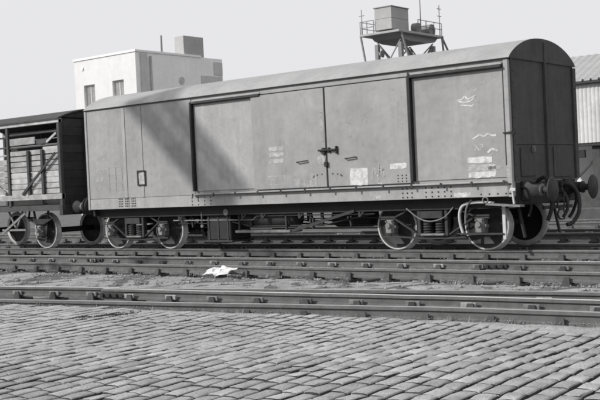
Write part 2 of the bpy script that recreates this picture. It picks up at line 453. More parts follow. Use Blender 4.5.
# check rail lying loose between the van track and middle track is absent; a scrap of paper instead
pm = MB(); pm.sm = False
import itertools
pw, ph = 9, 6; V = []
for j in range(ph):
    for i in range(pw):
        u, w = i/(pw-1), j/(ph-1)
        edge = .04*math.sin(w*9)+.03*math.sin(u*14)
        V.append((-4.08+.46*u+edge, -3.48+.34*w+.03*math.sin(u*7), -.125+.10*w+.045*abs(math.sin(u*4.1+w*3))*(1-u*.4)+.012*math.sin(u*15+w*9)))
pm.add(V, [(j*pw+i, j*pw+i+1, (j+1)*pw+i+1, (j+1)*pw+i) for j in range(ph-1) for i in range(pw-1)])
tag(build('crumpled_paper', pm, PAPER, loc=(-3.8,-3.4,-.13), normals=False), 'crumpled sheet of white paper lying beside the middle track', 'paper')
for i, (x, y, r_) in enumerate(((3.0,-4.75,.045),(3.55,-4.5,.035),(-7.2,-3.75,.03))):
    m = MB(); m.sm = False
    n = 7; V = [(x+r_*math.cos(k*.9)*random.uniform(.7,1.3), y+r_*math.sin(k*.9)*random.uniform(.7,1.2), gz(x,y)+.01) for k in range(n)]
    V += [(a*.6+x*.4, b*.6+y*.4, c+r_*random.uniform(.5,.9)) for a, b, c in V]
    m.add(V, [(k, (k+1)%n, (k+1)%n+n, k+n) for k in range(n)]+[tuple(range(n, 2*n))])
    tag(build('white_stone', m, WHITE, loc=(x, y, gz(x, y))),
        ['larger white stone chip on the ash behind the switch rails at the right', 'smallest white stone chip, furthest right on the ash', 'lone pale stone on the ash bank in front of the open wagon'][i], 'stone')

# spilt coal dust on the setts
COAL = ((-1.31, -8.59), (-.93, -7.96))
cd = MB()
for i in range(1500):
    u = random.random(); x = COAL[0][0]+(COAL[1][0]-COAL[0][0])*u+random.gauss(0,.06); y = COAL[0][1]+(COAL[1][1]-COAL[0][1])*u+random.gauss(0,.09)
    r = random.uniform(.006,.020); a = random.uniform(0, 3)
    P_ = [(x+r*math.cos(a+k*2.09), y+r*math.sin(a+k*2.09), -.108+lift(x)) for k in range(3)]+[(x, y, -.108+lift(x)+r*.9)]
    cd.add(P_, [(0,1,3),(1,2,3),(2,0,3)])
tag(build('spilt_coal', cd, IRON, normals=False), 'dark patch of spilt coal dust on the setts near the left edge', 'coal', kind='stuff')
# weeds between the tracks
wd = MB()
for i in range(110):
    if i < 60: cx, cy = random.uniform(.8, 5.5), random.uniform(-4.6, -3.3)
    elif i < 85: cx = random.uniform(-2, 5.5); cy = r5(cx)-random.uniform(.06,.3)
    else: cx, cy = random.uniform(-10, 1), random.choice((-3.35,-1.9,-.2))
    for k in range(9):
        a = random.uniform(0, 6.28); l = random.uniform(.03,.085); x = cx+random.uniform(-.06,.06); y = cy+random.uniform(-.05,.05); z = -.14 + (lift(x) if i >= 60 and i < 85 else 0)
        dx, dy = math.cos(a), math.sin(a)
        wd.add([(x-dy*.006, y+dx*.006, z), (x+dy*.006, y-dx*.006, z), (x+dx*l*.6, y+dy*l*.6, z+l)], [(0,1,2)])
tag(build('weeds', wd, mat('dry_weeds', .24, .9, .4, 8), normals=False), 'thin dry weeds scattered between the rails and beside the setts', 'weeds', kind='stuff')
# ------------------------------------------------------------------ wheels, bogies, buffers
def wheelset(parent, x, name='wheel', yc=1.335, r=.45):
    for s in (-1, 1):
        m = MB(); c = (x, yc+s*.7525, r)
        o = s                                             # outer face towards s
        m.m = 3
        m.lathe([(r-.075, o*.055), (r-.03, o*.059)], c, 'Y', 40)
        m.m = 0
        m.lathe([(r-.03, o*.059), (r-.004, o*.062), (r, o*.05), (r, -o*.04), (r+.028, -o*.05), (r+.028, -o*.075), (r-.07, -o*.075)], c, 'Y', 40)
        m.m = 1
        m.lathe([(r-.075, o*.055), (r-.09, o*.030), (r*.55, o*.005), (.12, o*.035), (.11, o*.075), (.001, o*.080)], c, 'Y', 40)
        m.m = 2  # inner face in darker iron, its shade put into the colour
        m.lathe([(r-.07, -o*.075), (r-.09, -o*.03), (.12, -o*.03), (.001, -o*.05)], c, 'Y', 40)
        for k in range(4):
            a = k*math.pi/2+.6; m.m = 2
            m.cyl((x+.235*math.cos(a), yc+s*.7525, r+.235*math.sin(a)), .045, o*.0, o*.021, 'Y', 10)
        build(name, m, [RIM, IRONM, IRON, IRONM], parent)
    build('axle', MB().tube([(x, yc-.75, r), (x, yc+.75, r)], .07, 12), IRON, parent)
def axlebox(parent, x, yf, dirn, z=.45, name='axlebox', m_=IRONL):
    m = MB(); y0, y1 = sorted((yf, yf+dirn*.20))
    m.cbox(x-.085, x+.085, y0, y1, z-.14, z+.15, .03)
    yy = yf
    m.cbox(x-.065, x+.065, min(yy, yy-dirn*.035), max(yy, yy-dirn*.035), z-.12, z+.05, .018)
    for q in (-.06,.06): m.cyl((x+q, yy-dirn*.01, z+.11), .014, -.02, .02, 'Y', 6)
    m.cbox(x-.12, x+.12, y0+.04, y1-.04, z-.04, z+.03, .01)
    m.cyl((x, yf-dirn*.02, z+.03), .05, -.04, .04, 'Y', 10)
    build(name, m, m_, parent)
def bogie(van, xc, wb, yc=1.335):
    b = bpy.data.objects.new('bogie', None); C.objects.link(b); b.parent = van; b.location = Vector((xc, yc, 0))-worldloc(van)
    h = wb/2
    for s in (-1, 1):
        yf = yc + s*1.03
        m = MB(); w = .07
        def bar(pts, hh=.028, ww=w):
            for a, c in zip(pts, pts[1:]): m.beam((xc+a[0], yf, a[1]), (xc+c[0], yf, c[1]), ww, hh)
        bar([(-h-.2,.64),(-h+.13,.64),(-.30,.86),(.30,.86),(h-.13,.64),(h+.2,.64)])
        bar([(-h-.2,.60),(-h+.13,.60),(-.27,.27),(.27,.27),(h-.13,.60),(h+.2,.60)])
        bar([(-h-.2,.27),(-h+.1,.27),(-.27,.235),(.27,.235),(h-.1,.27),(h+.2,.27)])
        for a in (-.29, .29): m.cbox(xc+a-.035, xc+a+.035, yf-.06, yf+.06, .28, .85, .01)
        build('side_frame', m, IRONM, b)
        for a in (-h, h): axlebox(b, xc+a, yf+s*.05, -s)
        for k in (-.13, .13):
            sp = MB()
            for q in range(5): sp.lathe([(.075,-.02),(.095,0),(.075,.02),(.055,0),(.075,-.02)], (xc+k, yf, .35+q*.05), 'Z', 14)
            build('coil_spring', sp, IRONM, b)
        build('spring_plank', MB().cbox(xc-.25, xc+.25, yf-.09, yf+.09, .285, .325, .008), IRONL, b)
        build('bolster_end', MB().cbox(xc-.24, xc+.24, yf-.10, yf+.10, .60, .74, .012), IRONM, b)
        for a in (-1, 1):
            bs = MB(); x0 = xc+a*(h-.53)
            bs.beam((x0, yc+s*.75, .82), (x0-a*.02, yc+s*.75, .40), .05, .04); bs.cbox(x0-.04, x0+.05, yc+s*.75-.05, yc+s*.75+.05, .32, .56, .01)
            build('brake_shoe', bs, IRON, b)
    for a in (-h, h): wheelset(b, xc+a, yc=yc)
    build('bolster', MB().box(xc-.2, xc+.2, yc-.95, yc+.95, .60, .76), IRON, b)
    return b
def buffer(parent, x0, y, z, d, body=IRONM, L=.52):
    u = bpy.data.objects.new('buffer', None); C.objects.link(u); u.parent = parent; u.location = Vector((x0, y, z))-worldloc(parent)
    build('buffer_base', MB().cbox(min(x0, x0+d*.04), max(x0, x0+d*.04), y-.17, y+.17, z-.17, z+.17, .01), IRON, u)
    build('buffer_casing', MB().lathe([(.15, d*.04), (.13, d*.07), (.10, d*.12), (.095, d*L*.55), (.11, d*L*.56), (.11, d*L*.62), (.06, d*L*.625)], (x0, y, z), 'X', 24), body, u)
    build('buffer_head', MB().lathe([(.06, d*L*.62), (.06, d*(L-.06)), (.20, d*(L-.035)), (.225, d*(L-.015)), (.21, d*L), (.001, d*(L+.015))], (x0, y, z), 'X', 28), IRONM, u)
def hose(parent, pts, r=.032, m_=IRON, name='hose'):
    P = []; pts = [Vector(p) for p in pts]                 # Catmull-Rom through the points
    q = [pts[0]]+pts+[pts[-1]]
    for i in range(1, len(q)-2):
        for k in range(6):
            t_ = k/6; a, b_, c, d = q[i-1], q[i], q[i+1], q[i+2]
            P.append(.5*((2*b_)+(c-a)*t_+(2*a-5*b_+4*c-d)*t_**2+(3*b_-a-3*c+d)*t_**3))
    P.append(pts[-1]); return build(name, MB().tube(P, r, 8), m_, parent)

# ------------------------------------------------------------------ the bogie van
L_, W_ = 11.13, 2.67; HE, HB = 3.335, .97
van = thing('covered_van', (-L_/2, W_/2, 0), 'long grey covered bogie van with sliding side doors and a rounded roof', 'railway van')
m = MB(); m.box(-L_, -.004, .0, W_, HB, HE-.01); build('body', m, PAINT, van)
def arc(y):                                               # roof height above the eave
    t_ = (y-W_/2)/(W_/2+.03); return .42*(max(0, 1-abs(t_)**2.15))**.80
def roofpoly(off=0, ov=.03, n=26):
    return [(W_/2+(W_/2+ov)*math.cos(math.pi*k/n)*-1, HE+off+.42*max(0, 1-abs(math.cos(math.pi*k/n))**2.15)**.80) for k in range(n+1)]
P = roofpoly(); m = MB(); m.sm = True
xs = [-L_-.03+(L_+.07)*i/8 for i in range(9)]
V = [(x, y, z) for x in xs for y, z in P] ; n = len(P)
m.add(V, [(i*n+k, i*n+k+1, (i+1)*n+k+1, (i+1)*n+k) for i in range(8) for k in range(n-1)])
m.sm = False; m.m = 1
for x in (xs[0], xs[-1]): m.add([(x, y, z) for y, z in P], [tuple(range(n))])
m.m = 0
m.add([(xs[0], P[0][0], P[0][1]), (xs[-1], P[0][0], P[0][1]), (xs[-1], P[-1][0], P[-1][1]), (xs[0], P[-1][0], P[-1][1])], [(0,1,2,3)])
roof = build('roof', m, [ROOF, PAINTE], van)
build('gutter', MB().cbox(-L_-.03, .04, -.048, -.031, HE-.016, HE+.004, .004), IRON, roof)
# near side
build('side_sheet', MB().cbox(-L_+.05, -7.58, -.012, -.002, 1.22, HE-.03, .003), PAINT, van)
for x in (-9.78, -9.22): build('side_strap', MB().cbox(x-.05, x+.05, -.024, -.014, 1.22, HE-.04, .003), PAINTL if x < -9.5 else PAINT, van)
build('corner_angle', MB().cbox(-L_-.012, -L_+.06, -.030, .05, HB-.01, HE-.02, .006), PAINTL, van)
build('corner_angle', MB().cbox(-.075, .012, -.030, .05, HB-.01, HE-.03, .006), PAINTL, van)
build('sole_panel', MB().cbox(-L_+.07, -.085, -.022, -.002, HB, 1.205, .004), PAINTL, van)
def door(x0, x1, hand):
    d = build('sliding_door', MB().cbox(x0, x1, -.075, -.025, 1.27, HE-.14, .008), PAINT, van)
    hx = x0+.55 if hand > 0 else x1-.55
    return d
dl = door(-5.80, -3.915, -1); dr = door(-3.885, -2.00, 1)
build('grab_handle', MB().tube([(-4.63,-.075,1.79),(-4.62,-.12,1.78),(-4.38,-.12,1.80),(-4.37,-.075,1.80)], .012, 6), IRON, dl)
build('grab_handle', MB().tube([(-3.44,-.075,1.80),(-3.43,-.12,1.79),(-3.20,-.12,1.81),(-3.19,-.075,1.81)], .012, 6), IRON, dr)
m = MB(); m.cbox(-4.07, -3.64, -.135, -.078, 1.965, 2.0, .006); m.cbox(-3.99, -3.92, -.115, -.078, 1.90, 2.03, .006); m.cbox(-3.66, -3.62, -.12, -.078, 1.90, 2.05, .006); m.cbox(-3.84,-3.80,-.12,-.078,1.93,2.03,.006)
build('door_lock', m, IRON, van)
build('lock_plate', MB().cyl((-4.03, -.08, 1.80), .095, -.008, .003, 'Y', 16), CHALK, dl)
build('padlock', MB().cbox(-3.94, -3.86, -.125, -.08, 1.66, 1.76, .01), IRON, van)
build('door_seal', MB().cbox(-3.913, -3.887, -.085, -.03, 1.27, HE-.14, .003), IRON, van)
for x in (-7.53, -1.955): build('door_stop', MB().cbox(x-.028, x+.028, -.10, -.004, 1.30, HE-.11, .006), IRON, van)
for a, b in ((-7.50, -5.55), (-1.93, -.09)):
    build('door_runner', MB().cbox(a, b, -.105, -.013, HE-.155, HE-.115, .006), IRONM, van)
    build('runner_cover', MB().cbox(a, b, -.060, -.013, HE-.105, HE-.065, .006), PAINTL, van)
build('recess_panel', MB().cbox(-7.49, -5.82, -.020, -.003, 1.30, HE-.17, .004), PAINTL, van)
build('recess_panel', MB().cbox(-1.92, -.10, -.020, -.003, 1.30, HE-.17, .004), PAINT, van)
build('top_rail', MB().cbox(-5.54, -1.99, -.06, -.003, HE-.12, HE-.05, .006), PAINT, van)
build('bottom_runner', MB().cbox(-7.6, -.10, -.11, -.024, 1.215, 1.245, .006), PAINTL, van)
for x in [-7.55+.62*i for i in range(13)]: build('runner_bracket', MB().cbox(x-.02, x+.02, -.12, -.111, 1.17, 1.25, .003), IRONM, van)
def rivets(x0, x1, z0, z1, nx, nz, py=-.024, r=.013, m_=IRON, par=van):
    m = MB()
    for i in range(nx):
        for j in range(nz):
            x = x0+(x1-x0)*i/max(1, nx-1); z = z0+(z1-z0)*j/max(1, nz-1); m.cbox(x-r, x+r, py-.008, py, z-r, z+r, .004)
    tag(build('rivets', m, m_, par), kind='stuff')
rivets(-7.66, -7.10, 1.01, 1.16, 4, 3); rivets(-2.22, -2.02, 1.01, 1.17, 3, 3); rivets(-1.72, -1.2, 1.01, 1.17, 5, 3)
rivets(-.045, -.02, 1.02, 1.18, 2, 3, -.031); rivets(-.60, -.12, 1.02, 1.02, 4, 1)
rivets(-2.27, -2.09, 1.31, 1.42, 3, 3, -.076, .011, IRON, dr)
m = MB()
for q in range(9):
    a = math.pi*(1+q/8); m.cbox(-3.9+.35*math.cos(a)-.012, -3.9+.35*math.cos(a)+.012, -.083, -.076, 1.47+.09*math.sin(a)*-.6-.012, 1.47-.09*math.sin(a)*.6+.012, .003)
tag(build('rivets', m, IRON, van), kind='stuff')
# ventilation slots low at the left
m = MB()
for i in range(3):
    for j in range(4):
        for k in range(3): m.cbox(-10.05+.22*i+.055*k, -10.02+.22*i+.055*k, -.0295, -.0225, 1.015+.055*j, 1.045+.055*j, .003)
tag(build('ventilator_slots', m, IRON, van), kind='stuff')
# label frame
m = MB()
for a in ((-9.37,-9.10,1.79,1.83),(-9.37,-9.10,1.48,1.51),(-9.37,-9.33,1.51,1.79),(-9.13,-9.10,1.51,1.79)): m.cbox(a[0], a[1], -.045, -.0255, a[2], a[3], .004)
lf = build('label_holder', m, IRON, van); build('label', MB().box(-9.325, -9.135, -.032, -.0265, 1.515, 1.785), CHALK, lf)
# markings (paint and chalk, thin but real)
def patch(x0, x1, z0, z1, mt, y=-.0125, par=van, jag=.012, name='paint_mark'):
    n = 7; top = [(x0+(x1-x0)*i/n+random.uniform(-jag, jag), z1+random.uniform(-jag, jag)) for i in range(n+1)]
    bot = [(x1-(x1-x0)*i/n+random.uniform(-jag, jag), z0+random.uniform(-jag, jag)) for i in range(n+1)]
    return build(name, MB().prism(top+bot, y-.003, y), mt, par)
def scrib(pts, w, mt, y, par=van, name='chalk_mark'):
    m = MB()
    for a, b in zip(pts, pts[1:]): m.beam((a[0], y-.002, a[1]), (b[0], y-.002, b[1]), .003, w*random.uniform(.7,1.2), up=(0,0,1))
    return build(name, m, mt, par)
patch(-10.77,-10.42,2.13,2.28,CHALKF)
patch(-10.86,-10.50,1.80,1.92,CHALKF); patch(-10.84,-10.56,1.62,1.72,CHALKF); patch(-10.84,-10.62,1.44,1.54,CHALKF)
for z in (1.94,1.76,1.58,1.40): scrib([(-10.35,z),(-9.9,z+.005)], .012, CHALKF, -.0125)
for x in (-10.35,-10.12,-9.9): scrib([(x,1.94),(x+.003,1.40)], .012, CHALKF, -.0125)
for z in (2.09,1.97,1.84): patch(-5.36,-4.98,z-.045,z+.035,CHALK,-.0755,dl,.008)
def text(body, x, z, size, mt, y, par, bold=0.0):
    cu = bpy.data.curves.new('lettering', 'FONT'); cu.body = body; cu.size = size; cu.extrude = .0012; cu.offset = bold
    tmp = bpy.data.objects.new('tmp', cu); C.objects.link(tmp)
    dg = bpy.context.evaluated_depsgraph_get(); me = bpy.data.meshes.new_from_object(tmp.evaluated_get(dg)); bpy.data.objects.remove(tmp)
    me.materials.clear(); me.materials.append(mt); me.name = 'lettering'
    o = bpy.data.objects.new('lettering', me); C.objects.link(o); o.parent = par
    o.matrix_local = Matrix.Translation(Vector((x, y, z))-worldloc(par)) @ Matrix.Rotation(math.pi/2, 4, 'X'); return o
text('ES', -5.33, 1.385, .13, CHALK, -.0775, dl)
for a in ((-5.42,-4.96,1.52,1.535),(-5.42,-4.96,1.355,1.368),(-5.42,-5.405,1.368,1.52),(-4.975,-4.96,1.368,1.52)): build('paint_mark', MB().box(a[0],a[1],-.078,-.0755,a[2],a[3]), CHALK, dl)
patch(-4.75,-4.15,1.30,1.52,CHALKF,-.0755,dl,.03)
patch(-3.36,-2.95,1.275,1.60,MARK,-.0755,dr,.012)
patch(-2.43,-2.07,1.545,1.645,MARK,-.0755,dr,.01)
scrib([(-2.86,1.38),(-2.80,1.62),(-2.70,1.40),(-2.66,1.66),(-2.56,1.42),(-2.82,1.50),(-2.58,1.56),(-2.74,1.30),(-2.62,1.28)], .03, CHALK, -.0765, dr)
patch(-4.02,-3.95,2.15,2.72,CHALKF,-.0755,dl,.01)
yb = -.0205
scrib([(-.99,2.69),(-.90,2.70),(-.84,2.75),(-.78,2.69),(-.70,2.72),(-.62,2.74),(-.72,2.66),(-.86,2.64),(-.97,2.68)], .030, MARK, yb)
scrib([(-.93,2.60),(-.80,2.585),(-.70,2.57),(-.66,2.60)], .028, MARK, yb)
scrib([(-.55,2.92),(-.40,2.96)], .02, CHALKF, yb); scrib([(-.66,2.82),(-.60,2.86)], .02, MARK, yb)
scrib([(-.72,1.99),(-.64,2.03),(-.58,2.06),(-.50,2.02),(-.42,2.07),(-.34,2.03),(-.26,2.03)], .030, MARK, yb)
text('XP', -.70, 1.79, .15, CHALK, yb-.002, van, .004)
scrib([(-.44,1.74),(-.36,1.80),(-.28,1.78),(-.24,1.76)], .035, MARK, yb)
scrib([(-.44,1.68),(-.30,1.71),(-.22,1.70)], .02, CHALKF, yb)
patch(-.84,-.36,1.57,1.675,MARK,yb)
patch(-.84,-.30,1.43,1.53,CHALK,yb,jag=.02); patch(-.84,-.30,1.31,1.41,MARK,yb,jag=.02); patch(-.44,-.16,1.44,1.50,CHALKF,yb)
patch(-1.15,-.80,.985,1.06,MARK,-.0225); patch(-2.95,-2.7,1.0,1.06,CHALK,-.0225)
patch(-.095,-.015,1.30,1.50,CHALK,-.0305,jag=.006); patch(-10.95,-10.7,1.02,1.10,CHALKF,-.0225)
# end wall
def eb(y0, y1, z0, z1, x1=.02, x0=-.003): return MB().cbox(x0, x1, y0, y1, z0, z1, .005)
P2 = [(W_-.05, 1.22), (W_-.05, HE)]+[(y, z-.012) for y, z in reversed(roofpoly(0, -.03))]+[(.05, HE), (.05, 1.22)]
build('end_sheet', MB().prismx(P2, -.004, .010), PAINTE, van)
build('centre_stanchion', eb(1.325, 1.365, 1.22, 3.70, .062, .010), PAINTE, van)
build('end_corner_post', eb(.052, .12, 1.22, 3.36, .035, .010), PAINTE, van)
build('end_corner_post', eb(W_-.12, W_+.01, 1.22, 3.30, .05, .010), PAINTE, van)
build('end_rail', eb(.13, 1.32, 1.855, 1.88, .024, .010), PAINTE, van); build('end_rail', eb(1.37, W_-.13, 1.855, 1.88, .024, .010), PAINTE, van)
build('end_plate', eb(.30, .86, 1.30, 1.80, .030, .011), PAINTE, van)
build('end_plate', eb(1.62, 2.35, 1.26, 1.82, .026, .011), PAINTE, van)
m = MB()
for z in [1.3+.2*i for i in range(11)]:
    m.cbox(.035, .044, .08, .10, z, z+.02, .004)
    m.cbox(.05, .059, W_-.07, W_-.05, z, z+.02, .004)
tag(build('rivets', m, IRONM, van), kind='stuff')
build('lamp_bracket', MB().cbox(.035, .07, .70, .78, 1.72, 1.83, .006).cbox(.07, .10, .70, .735, 1.74, 1.80, .004), IRONL, van)
m = MB(); m.cbox(-.02, .055, -.07, -.031, 2.04, 2.075, .004); m.cbox(.055, .10, -.06, .02, 2.03, 2.06, .004); m.cbox(-.12,-.02,-.055,-.031,2.045,2.07,.003)
build('lamp_bracket', m, IRON, van)
build('tie_ring', MB().lathe([(.05,-.01),(.065,0),(.05,.01),(.035,0),(.05,-.01)], (-.52, -.03, .915), 'Y', 16), IRONL, van)
# underframe
build('headstock', MB().cbox(-.07, .0, .10, W_-.10, .80, 1.21, .012), IRON, van)
build('headstock', MB().cbox(-L_, -L_+.07, .10, W_-.10, .80, 1.21, .012), IRON, van)
for y in (.22, W_-.30): build('solebar', MB().box(-L_+.08, -.08, y, y+.08, .76, .968), IRON, van)
build('floor', MB().box(-L_+.08, -.08, .19, W_-.19, .90, .968), IRON, van)
bogie(van, -9.87, 1.78); bogie(van, -1.78, 1.92)
for y in (.475, 2.195): buffer(van, 0, y, 1.05, 1, IRONL if y < 1 else IRONM); buffer(van, -L_, y, 1.05, -1)  # near casing takes the paler iron, painting in its lit highlight
build('coupling_hook', MB().cbox(0, .30, 1.31, 1.36, 1.0, 1.08, .01).cbox(.24, .30, 1.31, 1.36, 1.08, 1.18, .01), IRON, van)
m = MB()
for i, z in enumerate((.93,.76,.59)):
    m.tube([(.24,1.30,z+.11),(.20,1.29,z),(.24,1.30,z-.09),(.28,1.38,z-.09),(.30,1.38,z),(.28,1.37,z+.11),(.24,1.30,z+.11)], .018, 6)
build('coupling_chain', m, IRONM, van)
hose(van, [(0,1.85,1.12),(.22,1.88,1.10),(.34,1.9,.90),(.36,1.86,.62),(.28,1.76,.42),(.20,1.66,.38)], .038, IRONM)
hose(van, [(0,.95,1.20),(.16,.93,1.26),(.26,.92,1.05),(.28,.9,.75),(.22,.84,.5)], .036, IRON)
hose(van, [(0,.30,1.12),(.12,.30,1.06),(.16,.34,.80),(.08,.40,.60)], .022, IRON)
hose(van, [(0,2.0,1.16),(.18,2.02,1.1),(.24,2.04,.85),(.16,2.06,.62),(.10,2.0,.50)], .030, IRON)
build('coupling_bar', MB().beam((.02,1.10,.72),(.02,2.3,.70),.05,.06), IRONM, van)
build('guard_iron', MB().beam((-.25,2.05,.9),(-.12,2.05,.22),.03,.07), IRON, van)
build('guard_iron', MB().beam((-.25,.62,.9),(-.12,.62,.22),.03,.07), IRON, van)
hose(van, [(.0,1.62,1.0),(.20,1.62,.95),(.26,1.6,.7),(.18,1.56,.52)], .030, IRONM)
# brake gear and steps
bb = build('battery_box', MB().cbox(-7.58, -6.86, .30, .95, .22, .90, .015), IRON, van)
for x in (-7.5,-7.22,-6.94): build('box_strap', MB().cbox(x-.02, x+.02, .285, .299, .2, .92, .004), IRONM, bb)
build('box_foot', MB().cbox(-7.62, -6.8, .27, .98, .17, .215, .006), IRONM, bb)
for x in (-8.35,-6.45,-5.9,-4.9,-3.4): build('floor_bracket', MB().beam((x,.24,.95),(x,.24,.66),.05,.03).beam((x,.24,.66),(x+.22,.26,.90),.03,.03), IRONM, van)
for x, z in ((-8.1,.62),(-4.7,.55),(-3.75,.60)): build('brake_crank', MB().beam((x,.36,z+.25),(x+.06,.36,z-.12),.03,.06).cyl((x+.03,.36,z+.05), .06, -.03, .03, 'Y', 10), IRONM, van)
for y, z in ((.30,.66),(.45,.58),(.8,.36)): build('pipe', MB().tube([(-8.6,y,z),(-6.2,y,z-.02),(-6.1,y,z+.06),(-3.1,y,z+.05)], .014, 6), IRONL if y == .30 else IRONM, van)
build('box_handle', MB().tube([(-7.64,.22,.84),(-7.63,.21,.55)], .011, 6), IRONL, bb); build('box_handle', MB().cyl((-7.63,.22,.53), .035, -.02, .02, 'Y', 10), IRONL, bb)
build('vacuum_cylinder', MB().lathe([(.001,-.75),(.17,-.74),(.2,-.68),(.2,.68),(.17,.74),(.001,.75)], (-5.9,.55,.66), 'X', 24), IRONM, van)
build('vacuum_cylinder', MB().lathe([(.001,-.5),(.17,-.49),(.2,-.43),(.2,.43),(.17,.49),(.001,.5)], (-4.2,1.2,.62), 'X', 24), IRON, van)
build('box_lid', MB().cyl((-6.9,.22,.82), .07, -.02, .04, 'Y', 14), IRONL, van)
build('equipment_shelf', MB().cbox(-6.72, -5.2, .28, .7, .365, .42, .008), IRONL, van)
for x in (-6.6,-5.3): build('shelf_hanger', MB().beam((x,.3,.42),(x,.3,.9),.04), IRONM, van)
m = MB()
for y in (.35, 2.3):
    m = MB(); m.tube([(-7.5,y,.72),(-6.3,y,.50),(-4.4,y,.50),(-3.1,y,.72)], .017, 6); build('truss_rod', m, IRONM, van)
for x in (-6.3,-4.4): [build('queen_post', MB().beam((x,y,.50),(x,y,.85),.05), IRON, van) for y in (.35,2.3)]
build('brake_rod', MB().tube([(-8.7,.9,.45),(-5.5,.9,.52),(-2.9,.9,.45)], .02, 6), IRONM, van)
build('brake_lever', MB().beam((-5.1,.22,.40),(-3.5,.20,.78),.02,.055), IRONM, van)
hose(van, [(-.42,.10,.86),(-.75,.12,.88),(-1.05,.16,.84),(-1.17,.20,.70),(-1.19,.24,.50),(-1.15,.26,.32)], .028, WHITE, 'white_pipe')
hose(van, [(-.86,.10,.93),(-.96,.12,.83),(-1.03,.16,.68),(-1.05,.18,.5)], .018, IRONL, 'pipe')
build('step_stanchion', MB().cbox(-.31,-.25,.16,.19,.22,.84,.004), WHITE, van)
build('step_board', MB().beam((-.50,.02,.845),(.17,-.02,.80),.16,.03), IRONL, van)
build('release_lever', MB().beam((.02,-.02,.84),(.0,-.03,1.09),.025,.035).beam((-.04,-.03,1.09),(.06,-.03,1.085),.03,.05), WHITE, van)
build('foot_step', MB().cbox(-1.15,-.28,.14,.26,.30,.33,.004), IRONM, van)
hose(van, [(-2.3,.2,.80),(-2.05,.2,.62),(-1.8,.2,.55),(-1.5,.2,.62),(-1.3,.2,.80)], .013, IRONL, 'pipe')

# ------------------------------------------------------------------ the planked wagon at the left
X0, X1 = -12.22, -17.9; WW = 2.45; Y0 = .06
wag = thing('slatted_wagon', ((X0+X1)/2, 1.3, 0), 'old timber livestock wagon with open slatted sides, coupled left of the grey van', 'railway wagon')
rndp = random.Random(3)
def pbox(name, x0, x1, y0, y1, z0, z1, mt, c=.008): return build(name, MB().cbox(x0, x1, y0, y1, z0, z1, c), mt, wag)
for y in (Y0, Y0+WW):                                     # frames of both sides
    s = -1 if y == Y0 else 1
    ya, yb_ = sorted((y, y-s*-.0+(-s)*.09)) if False else ((y, y+.09) if s < 0 else (y-.09, y))
    for x in (X0, -14.33, -16.0, X1+.09): pbox('post', x-.10, x, ya, yb_, 1.10, 3.24, TIMB)
    pbox('top_rail', X1, X0, ya-.012, yb_+.012, 3.15, 3.26, PLANK)
    pbox('bottom_rail', X1, X0, ya-.012, yb_+.012, 1.26, 1.40, PLANK)
    pbox('solebar', X1, X0, ya+.02*(s<0), yb_-.02*(s>0), .98, 1.12, TIMB)
def boards(x0, x1, z0, z1, n, gap, y0, y1, mt, skip=()):
    h = (z1-z0)/n
    for i in range(n):
        if i in skip: continue
        pbox('plank', x0+rndp.uniform(0,.01), x1-rndp.uniform(0,.01), y0+rndp.uniform(-.004,.004), y1, z0+i*h+gap/2+rndp.uniform(-.004,.004), z0+(i+1)*h-gap/2, mt, .005)
boards(-14.31, -12.33, 1.40, 2.54, 8, .024, Y0+.03, Y0+.06, PLANK)
boards(-15.99, -14.44, 1.42, 2.34, 6, .016, Y0+.03, Y0+.06, PLANK)
boards(-17.8, -16.11, 1.42, 2.52, 8, .016, Y0+.03, Y0+.06, PLANK)
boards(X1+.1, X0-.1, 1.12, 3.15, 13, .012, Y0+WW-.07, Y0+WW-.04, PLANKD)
for x0, x1, zs in ((-14.31,-12.33,(2.60,2.93)), (-15.99,-14.44,(2.42,2.62,2.88)), (-17.8,-16.11,(2.62,2.93))):
    for z in zs: pbox('slat', x0, x1, Y0+.03, Y0+.06, z, z+.045, TIMB if z > 2.5 else PLANK)
pbox('slat', -14.31, -13.25, Y0+.035, Y0+.062, 2.68, 2.86, PLANK); pbox('slat', -12.95, -12.34, Y0+.035, Y0+.062, 2.52, 2.585, PLANK)
pbox('slat', -13.2, -12.72, Y0+.032, Y0+.06, 2.66, 2.79, TIMB)
build('diagonal_brace', MB().beam((-12.75,Y0+.02,2.70),(-12.36,Y0+.02,2.90),.03,.06), PLANK, wag)
for x in (-13.50, -12.93): pbox('upright', x-.05, x+.05, Y0-.035, Y0+.022, 1.40, 2.52, TIMB)
pbox('cross_slat', -14.3, -12.35, Y0-.03, Y0+.022, 2.50, 2.56, PLANK) if False else None
build('diagonal_brace', MB().beam((-13.75,Y0-.050,1.41),(-12.36,Y0-.050,2.40),.026,.065), TIMB, wag)
build('diagonal_brace', MB().beam((-15.9,Y0-.020,2.30),(-14.5,Y0-.020,1.45),.026,.085), PLANK, wag)
boards(-14.25, -13.55, 1.32, 1.52, 1, .01, Y0-.02, Y0+.01, PLANK)
for i in range(10):                                       # boarded end
    z0 = 1.12+i*.213; y1 = Y0+WW
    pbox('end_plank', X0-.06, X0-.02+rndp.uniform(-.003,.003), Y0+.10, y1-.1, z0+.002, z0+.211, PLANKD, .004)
pbox('end_backing', X0-.085, X0-.062, Y0+.10, Y0+WW-.1, 1.12, 3.24, PLANKD)  # added dark sheet, keeps light from leaking between the end planks
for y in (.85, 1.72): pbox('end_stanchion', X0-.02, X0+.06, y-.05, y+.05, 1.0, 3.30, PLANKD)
RP = [(Y0-.05+(WW+.10)*k/16, 3.27+.26*(1-(2*k/16-1)**2)) for k in range(17)]
m = MB(); m.prismx(RP+[(y, z-.035) for y, z in reversed(RP)], X1-.04, X0+.04); build('roof', m, TIMB, wag)
m = MB(); m.prismx([(y, z-.05) for y, z in RP[1:-1]], X0-.06, X0-.01); build('end_arch', m, PLANKD, wag)
pbox('floor', X1+.02, X0-.02, Y0+.1, Y0+WW-.1, 1.02, 1.12, PLANKD)
